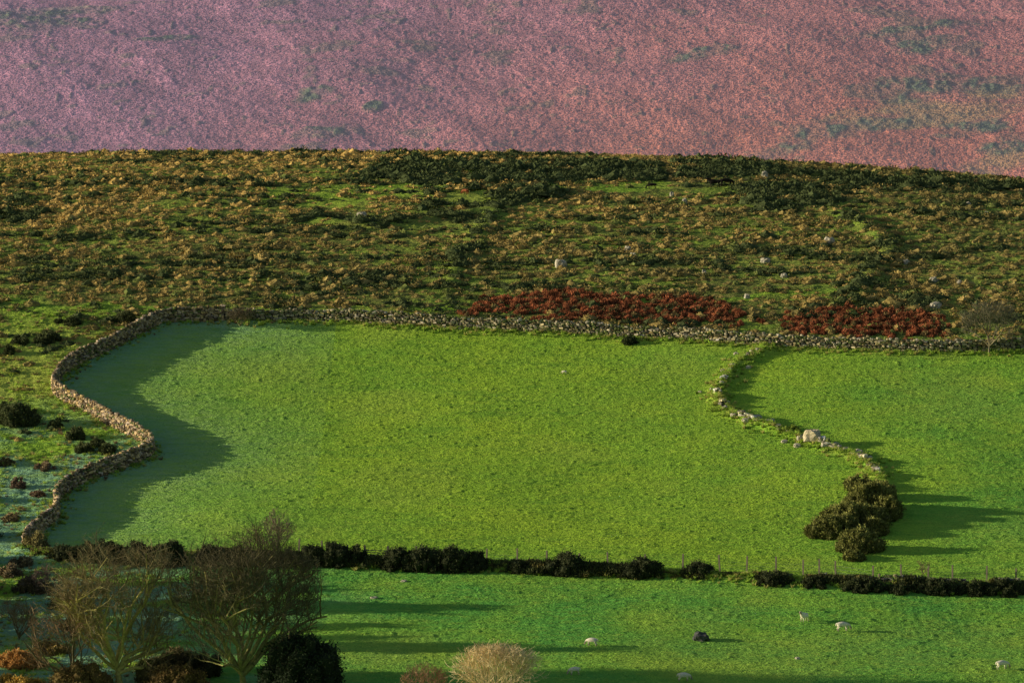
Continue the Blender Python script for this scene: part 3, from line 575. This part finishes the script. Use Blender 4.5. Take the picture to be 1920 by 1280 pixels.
# ------------------------------------------------------------------ fence and gate
def boxes(lst):
    V = []; Fq = []
    for (a, b, r) in lst:
        a = np.array(a, float); b = np.array(b, float); d = b-a; d /= np.linalg.norm(d); s = np.cross(d, [0.3, 1, 0.1]); s /= np.linalg.norm(s); t = np.cross(d, s); k = len(V)
        for p, rr in ((a, r), (b, r*0.9)):
            for x_, y_ in ((-1, -1), (1, -1), (1, 1), (-1, 1)): V.append(p+s*x_*rr+t*y_*rr)
        Fq += [[k, k+1, k+5, k+4], [k+1, k+2, k+6, k+5], [k+2, k+3, k+7, k+6], [k+3, k, k+4, k+7], [k, k+3, k+2, k+1], [k+4, k+5, k+6, k+7]]
    return np.array(V), np.array(Fq)
pp = [(560, 1050), (605, 1051), (650, 1052), (683, 1053)]; pp2 = [(728, 1056), (780, 1058), (845, 1059), (912, 1060), (970, 1063), (1026, 1065), (1085, 1066), (1140, 1067), (1210, 1070), (1280, 1072), (1350, 1072), (1400, 1074), (1455, 1076), (1506, 1078), (1536, 1079), (1567, 1080), (1637, 1090), (1690, 1091), (1740, 1092), (1786, 1093), (1850, 1094), (1905, 1095), (1960, 1096)]
for grp in (pp, pp2):
    W = [np.array([*survey(*p), 0]) for p in grp]
    for w_ in W: w_[2] = float(HB(w_[0], w_[1]))
    e = empty("wire_fence", W[0]); info(e, "wooden post and wire fence along the field bank", "fence")
    for w_ in W:
        hgt = 1.6+0.3*rng.random(); lean = rng.normal(0, 0.06, 2)
        V, Fq = boxes([(w_+[0, 0, -.3], w_+[lean[0], lean[1], hgt], 0.085)]); o = mk("post", V, Fq, M_WOOD, np.tile([[0.24, 0.20, 0.14]], (len(V), 1)), loc=w_)
        o.parent = e; o.location = Vector(w_)-e.location
    for hh in (0.4, 0.75, 1.1):
        V, Fq = boxes([(a+[0, 0, hh], b_+[0, 0, hh], 0.008) for a, b_ in zip(W[:-1], W[1:])]); o = mk("wire", V-W[0], Fq, M_WIRE); o.parent = e
a = np.array([*survey(684, 1053), 0.]); b_ = np.array([*survey(727, 1056), 0.]); a[2] = HB(a[0], a[1]); b_[2] = HB(b_[0], b_[1])
e = empty("field_gate", a); info(e, "wooden barred field gate between hedge bushes", "gate")
for q in (a, b_):
    V, Fq = boxes([(q+[0, 0.1, -.3], q+[0, 0.1, 1.6], 0.1)]); o = mk("gate_post", V-a, Fq, M_WOOD, np.tile([[0.16, 0.13, 0.1]], (len(V), 1))); o.parent = e
a2 = a+(b_-a)*0.07; b2 = a+(b_-a)*0.93
V, Fq = boxes([(a2+[0, 0, h_], b2+[0, 0, h_], 0.035) for h_ in (0.3, 0.52, 0.74, 0.96, 1.2)]+[(a2+[0, 0, .25], a2+[0, 0, 1.3], .045), (b2+[0, 0, .25], b2+[0, 0, 1.22], .045), (a2+[0, -.05, .3], b2+[0, -.05, 1.2], .035)])
o = mk("gate_leaf", V-a, Fq, M_WOOD, np.tile([[0.2, 0.17, 0.13]], (len(V), 1))); o.parent = e
# ------------------------------------------------------------------ animals
def quad(name, pts, edges, colf):
    me = bpy.data.meshes.new(name); me.from_pydata([p[:3] for p in pts], edges, []); o = bpy.data.objects.new(name, me); COL.objects.link(o)
    m = o.modifiers.new("skin", 'SKIN')
    for i, p in enumerate(pts): me.skin_vertices[0].data[i].radius = (p[3], p[4] if len(p) > 4 else p[3])
    me.skin_vertices[0].data[0].use_root = True
    s = o.modifiers.new("sub", 'SUBSURF'); s.levels = 2; s.render_levels = 2
    bpy.context.view_layer.update(); dg = bpy.context.evaluated_depsgraph_get()
    m2 = bpy.data.meshes.new_from_object(o.evaluated_get(dg)); bpy.data.objects.remove(o)
    m2.name = name; a = m2.attributes.new("col", 'FLOAT_COLOR', 'POINT'); c = []
    for v in m2.vertices: c += [*colf(v.co), 1.0]
    a.data.foreach_set("color", c); m2.materials.clear(); m2.materials.append(M_FUR)
    for p in m2.polygons: p.use_smooth = True
    return m2
def animal_mesh(name, head, cows=False, col=None):
    if not cows:
        pts = [(-.36, 0, .66, .22, .20), (0, 0, .64, .26, .24), (.35, 0, .67, .20, .20)]
        legs = [(.30, .12, .45, .08), (.32, .12, .26, .042), (.31, .12, .02, .035), (-.38, .13, .50, .11), (-.29, .13, .38, .07), (-.45, .13, .26, .04), (-.40, .13, .02, .035)]
        hd = {"graze": [(.55, 0, .55, .12), (.70, 0, .30, .085), (.76, 0, .12, .05)], "up": [(.52, 0, .82, .12), (.64, 0, .98, .09), (.80, 0, .92, .055)]}[head]
        tail = [(-.56, 0, .68, .05), (-.61, 0, .46, .04)]; ear = .11
    else:
        pts = [(-.75, 0, 1.12, .29, .30), (0, 0, 1.05, .35, .36), (.65, 0, 1.10, .28, .32)]
        legs = [(.60, .2, .85, .14), (.63, .2, .48, .07), (.61, .2, .03, .065), (-.78, .22, .95, .19), (-.62, .22, .72, .12), (-.88, .22, .50, .065), (-.80, .22, .03, .065)]
        hd = {"graze": [(1.0, 0, .95, .2), (1.25, 0, .5, .14), (1.38, 0, .16, .09)], "up": [(1.02, 0, 1.40, .2), (1.25, 0, 1.62, .15), (1.55, 0, 1.45, .09)]}[head]
        tail = [(-1.05, 0, 1.2, .05), (-1.12, 0, .6, .04)]; ear = .2
    E = [(0, 1), (1, 2)]; n = 3; pts += hd; E += [(2, 3), (3, 4), (4, 5)]; n = 6
    for sgn in (1, -1):
        L = [(x_, y_*sgn, z_, r_) for (x_, y_, z_, r_) in legs]; pts += L
        E += [(2, n), (n, n+1), (n+1, n+2), (0, n+3), (n+3, n+4), (n+4, n+5), (n+5, n+6)]; n += 7
    pts += tail; E += [(0, n), (n, n+1)]; n += 2
    hx_, hz_ = hd[1][0], hd[1][2]
    for sgn in (1, -1): pts.append((hx_-.03, sgn*ear*1.1, hz_+.05, .025 if not cows else .04)); E.append((4, n)); n += 1
    return quad(name, pts, E, col)
def sheepcol(co):
    if (co.x > .62) or co.z < .22: return (.36, .30, .23)
    return (.85, .75, .58)
S_G = animal_mesh("sheep_grazing", "graze", False, sheepcol); S_U = animal_mesh("sheep_standing", "up", False, sheepcol)
C_G = animal_mesh("pony_grazing", "graze", True, lambda c: (.018, .014, .012)); C_U = animal_mesh("pony_standing", "up", True, lambda c: (.018, .014, .012))
C_B = animal_mesh("brown_pony", "graze", True, lambda c: (.24, .075, .03))
def put(mesh, name, u, v, ang, s, label, cat, group):
    x0, y0 = survey(u, v); o = bpy.data.objects.new(name, mesh); COL.objects.link(o); o.location = (x0, y0, float(HB(x0, y0))+0.05)
    o.rotation_euler = (0, -0.0, math.radians(ang)); o.scale = (s, s, s); info(o, label, cat, group=group)
GS = "sheep grazing in the lower pasture"
put(S_U, "sheep", 1508, 1167, -125, 1.15, "white sheep standing on green pasture", "sheep", GS)
put(S_G, "sheep", 1580, 1184, 15, 1.2, "white woolly sheep grazing on green pasture", "sheep", GS)
put(S_G, "sheep", 1110, 1212, 160, 1.05, "cream sheep grazing in shaded pasture", "sheep", GS)
put(S_G, "sheep", 1077, 1266, 200, 1.0, "cream sheep grazing in shaded pasture", "sheep", GS)
put(S_G, "sheep", 1282, 1278, 10, 1.1, "cream sheep grazing in shaded pasture", "sheep", GS)
put(S_G, "sheep", 1879, 1256, 20, 1.15, "white woolly sheep grazing near rushes", "sheep", GS)
put(S_U, "sheep", 26, 1238, 60, 0.95, "white sheep standing beside brown bracken", "sheep", GS)
put(S_G, "lamb", 1058, 702, 170, 0.55, "small white lamb in the open green field", "lamb", GS)
GP = "dark ponies grazing on the moor"
put(C_G, "pony", 1222, 356, 180, 0.65, "small black pony grazing on the moor", "pony", GP)
put(C_U, "pony", 1340, 353, 180, 0.85, "black pony standing on the moor", "pony", GP)
put(C_G, "pony", 1362, 351, 5, 0.9, "black pony grazing among moor scrub", "pony", GP)
put(C_B, "pony", 872, 366, 130, 0.62, "chestnut brown pony among dark gorse", "pony", GP)
# ------------------------------------------------------------------ light and camera
EL = math.radians(11.3); AZ = math.radians(1)
w = bpy.data.worlds.new("World"); SC.world = w; w.use_nodes = True; nt = w.node_tree
sky = nt.nodes.new("ShaderNodeTexSky"); sky.sky_type = 'NISHITA'; sky.sun_disc = False; sky.sun_elevation = EL; sky.sun_rotation = math.radians(271)
nt.links.new(sky.outputs[0], nt.nodes["Background"].inputs[0]); nt.nodes["Background"].inputs[1].default_value = 0.095
L = bpy.data.lights.new("sun", 'SUN'); L.energy = 5; L.angle = math.radians(0.5); L.color = (1.0, 0.91, 0.68)
lo = bpy.data.objects.new("sun", L); COL.objects.link(lo)
lo.rotation_euler = Vector((math.cos(EL)*math.cos(AZ), -math.cos(EL)*math.sin(AZ), -math.sin(EL))).to_track_quat('-Z', 'Y').to_euler()
cam = bpy.data.cameras.new("camera"); cam.sensor_width = 36; cam.lens = F/1920*36; cam.clip_end = 9000; cam.clip_start = 1
co = bpy.data.objects.new("camera", cam); COL.objects.link(co); co.rotation_euler = (math.radians(90)-PITCH, 0, 0); SC.camera = co
SC.view_settings.view_transform = 'Standard'; SC.view_settings.look = 'None'; SC.view_settings.exposure = 0
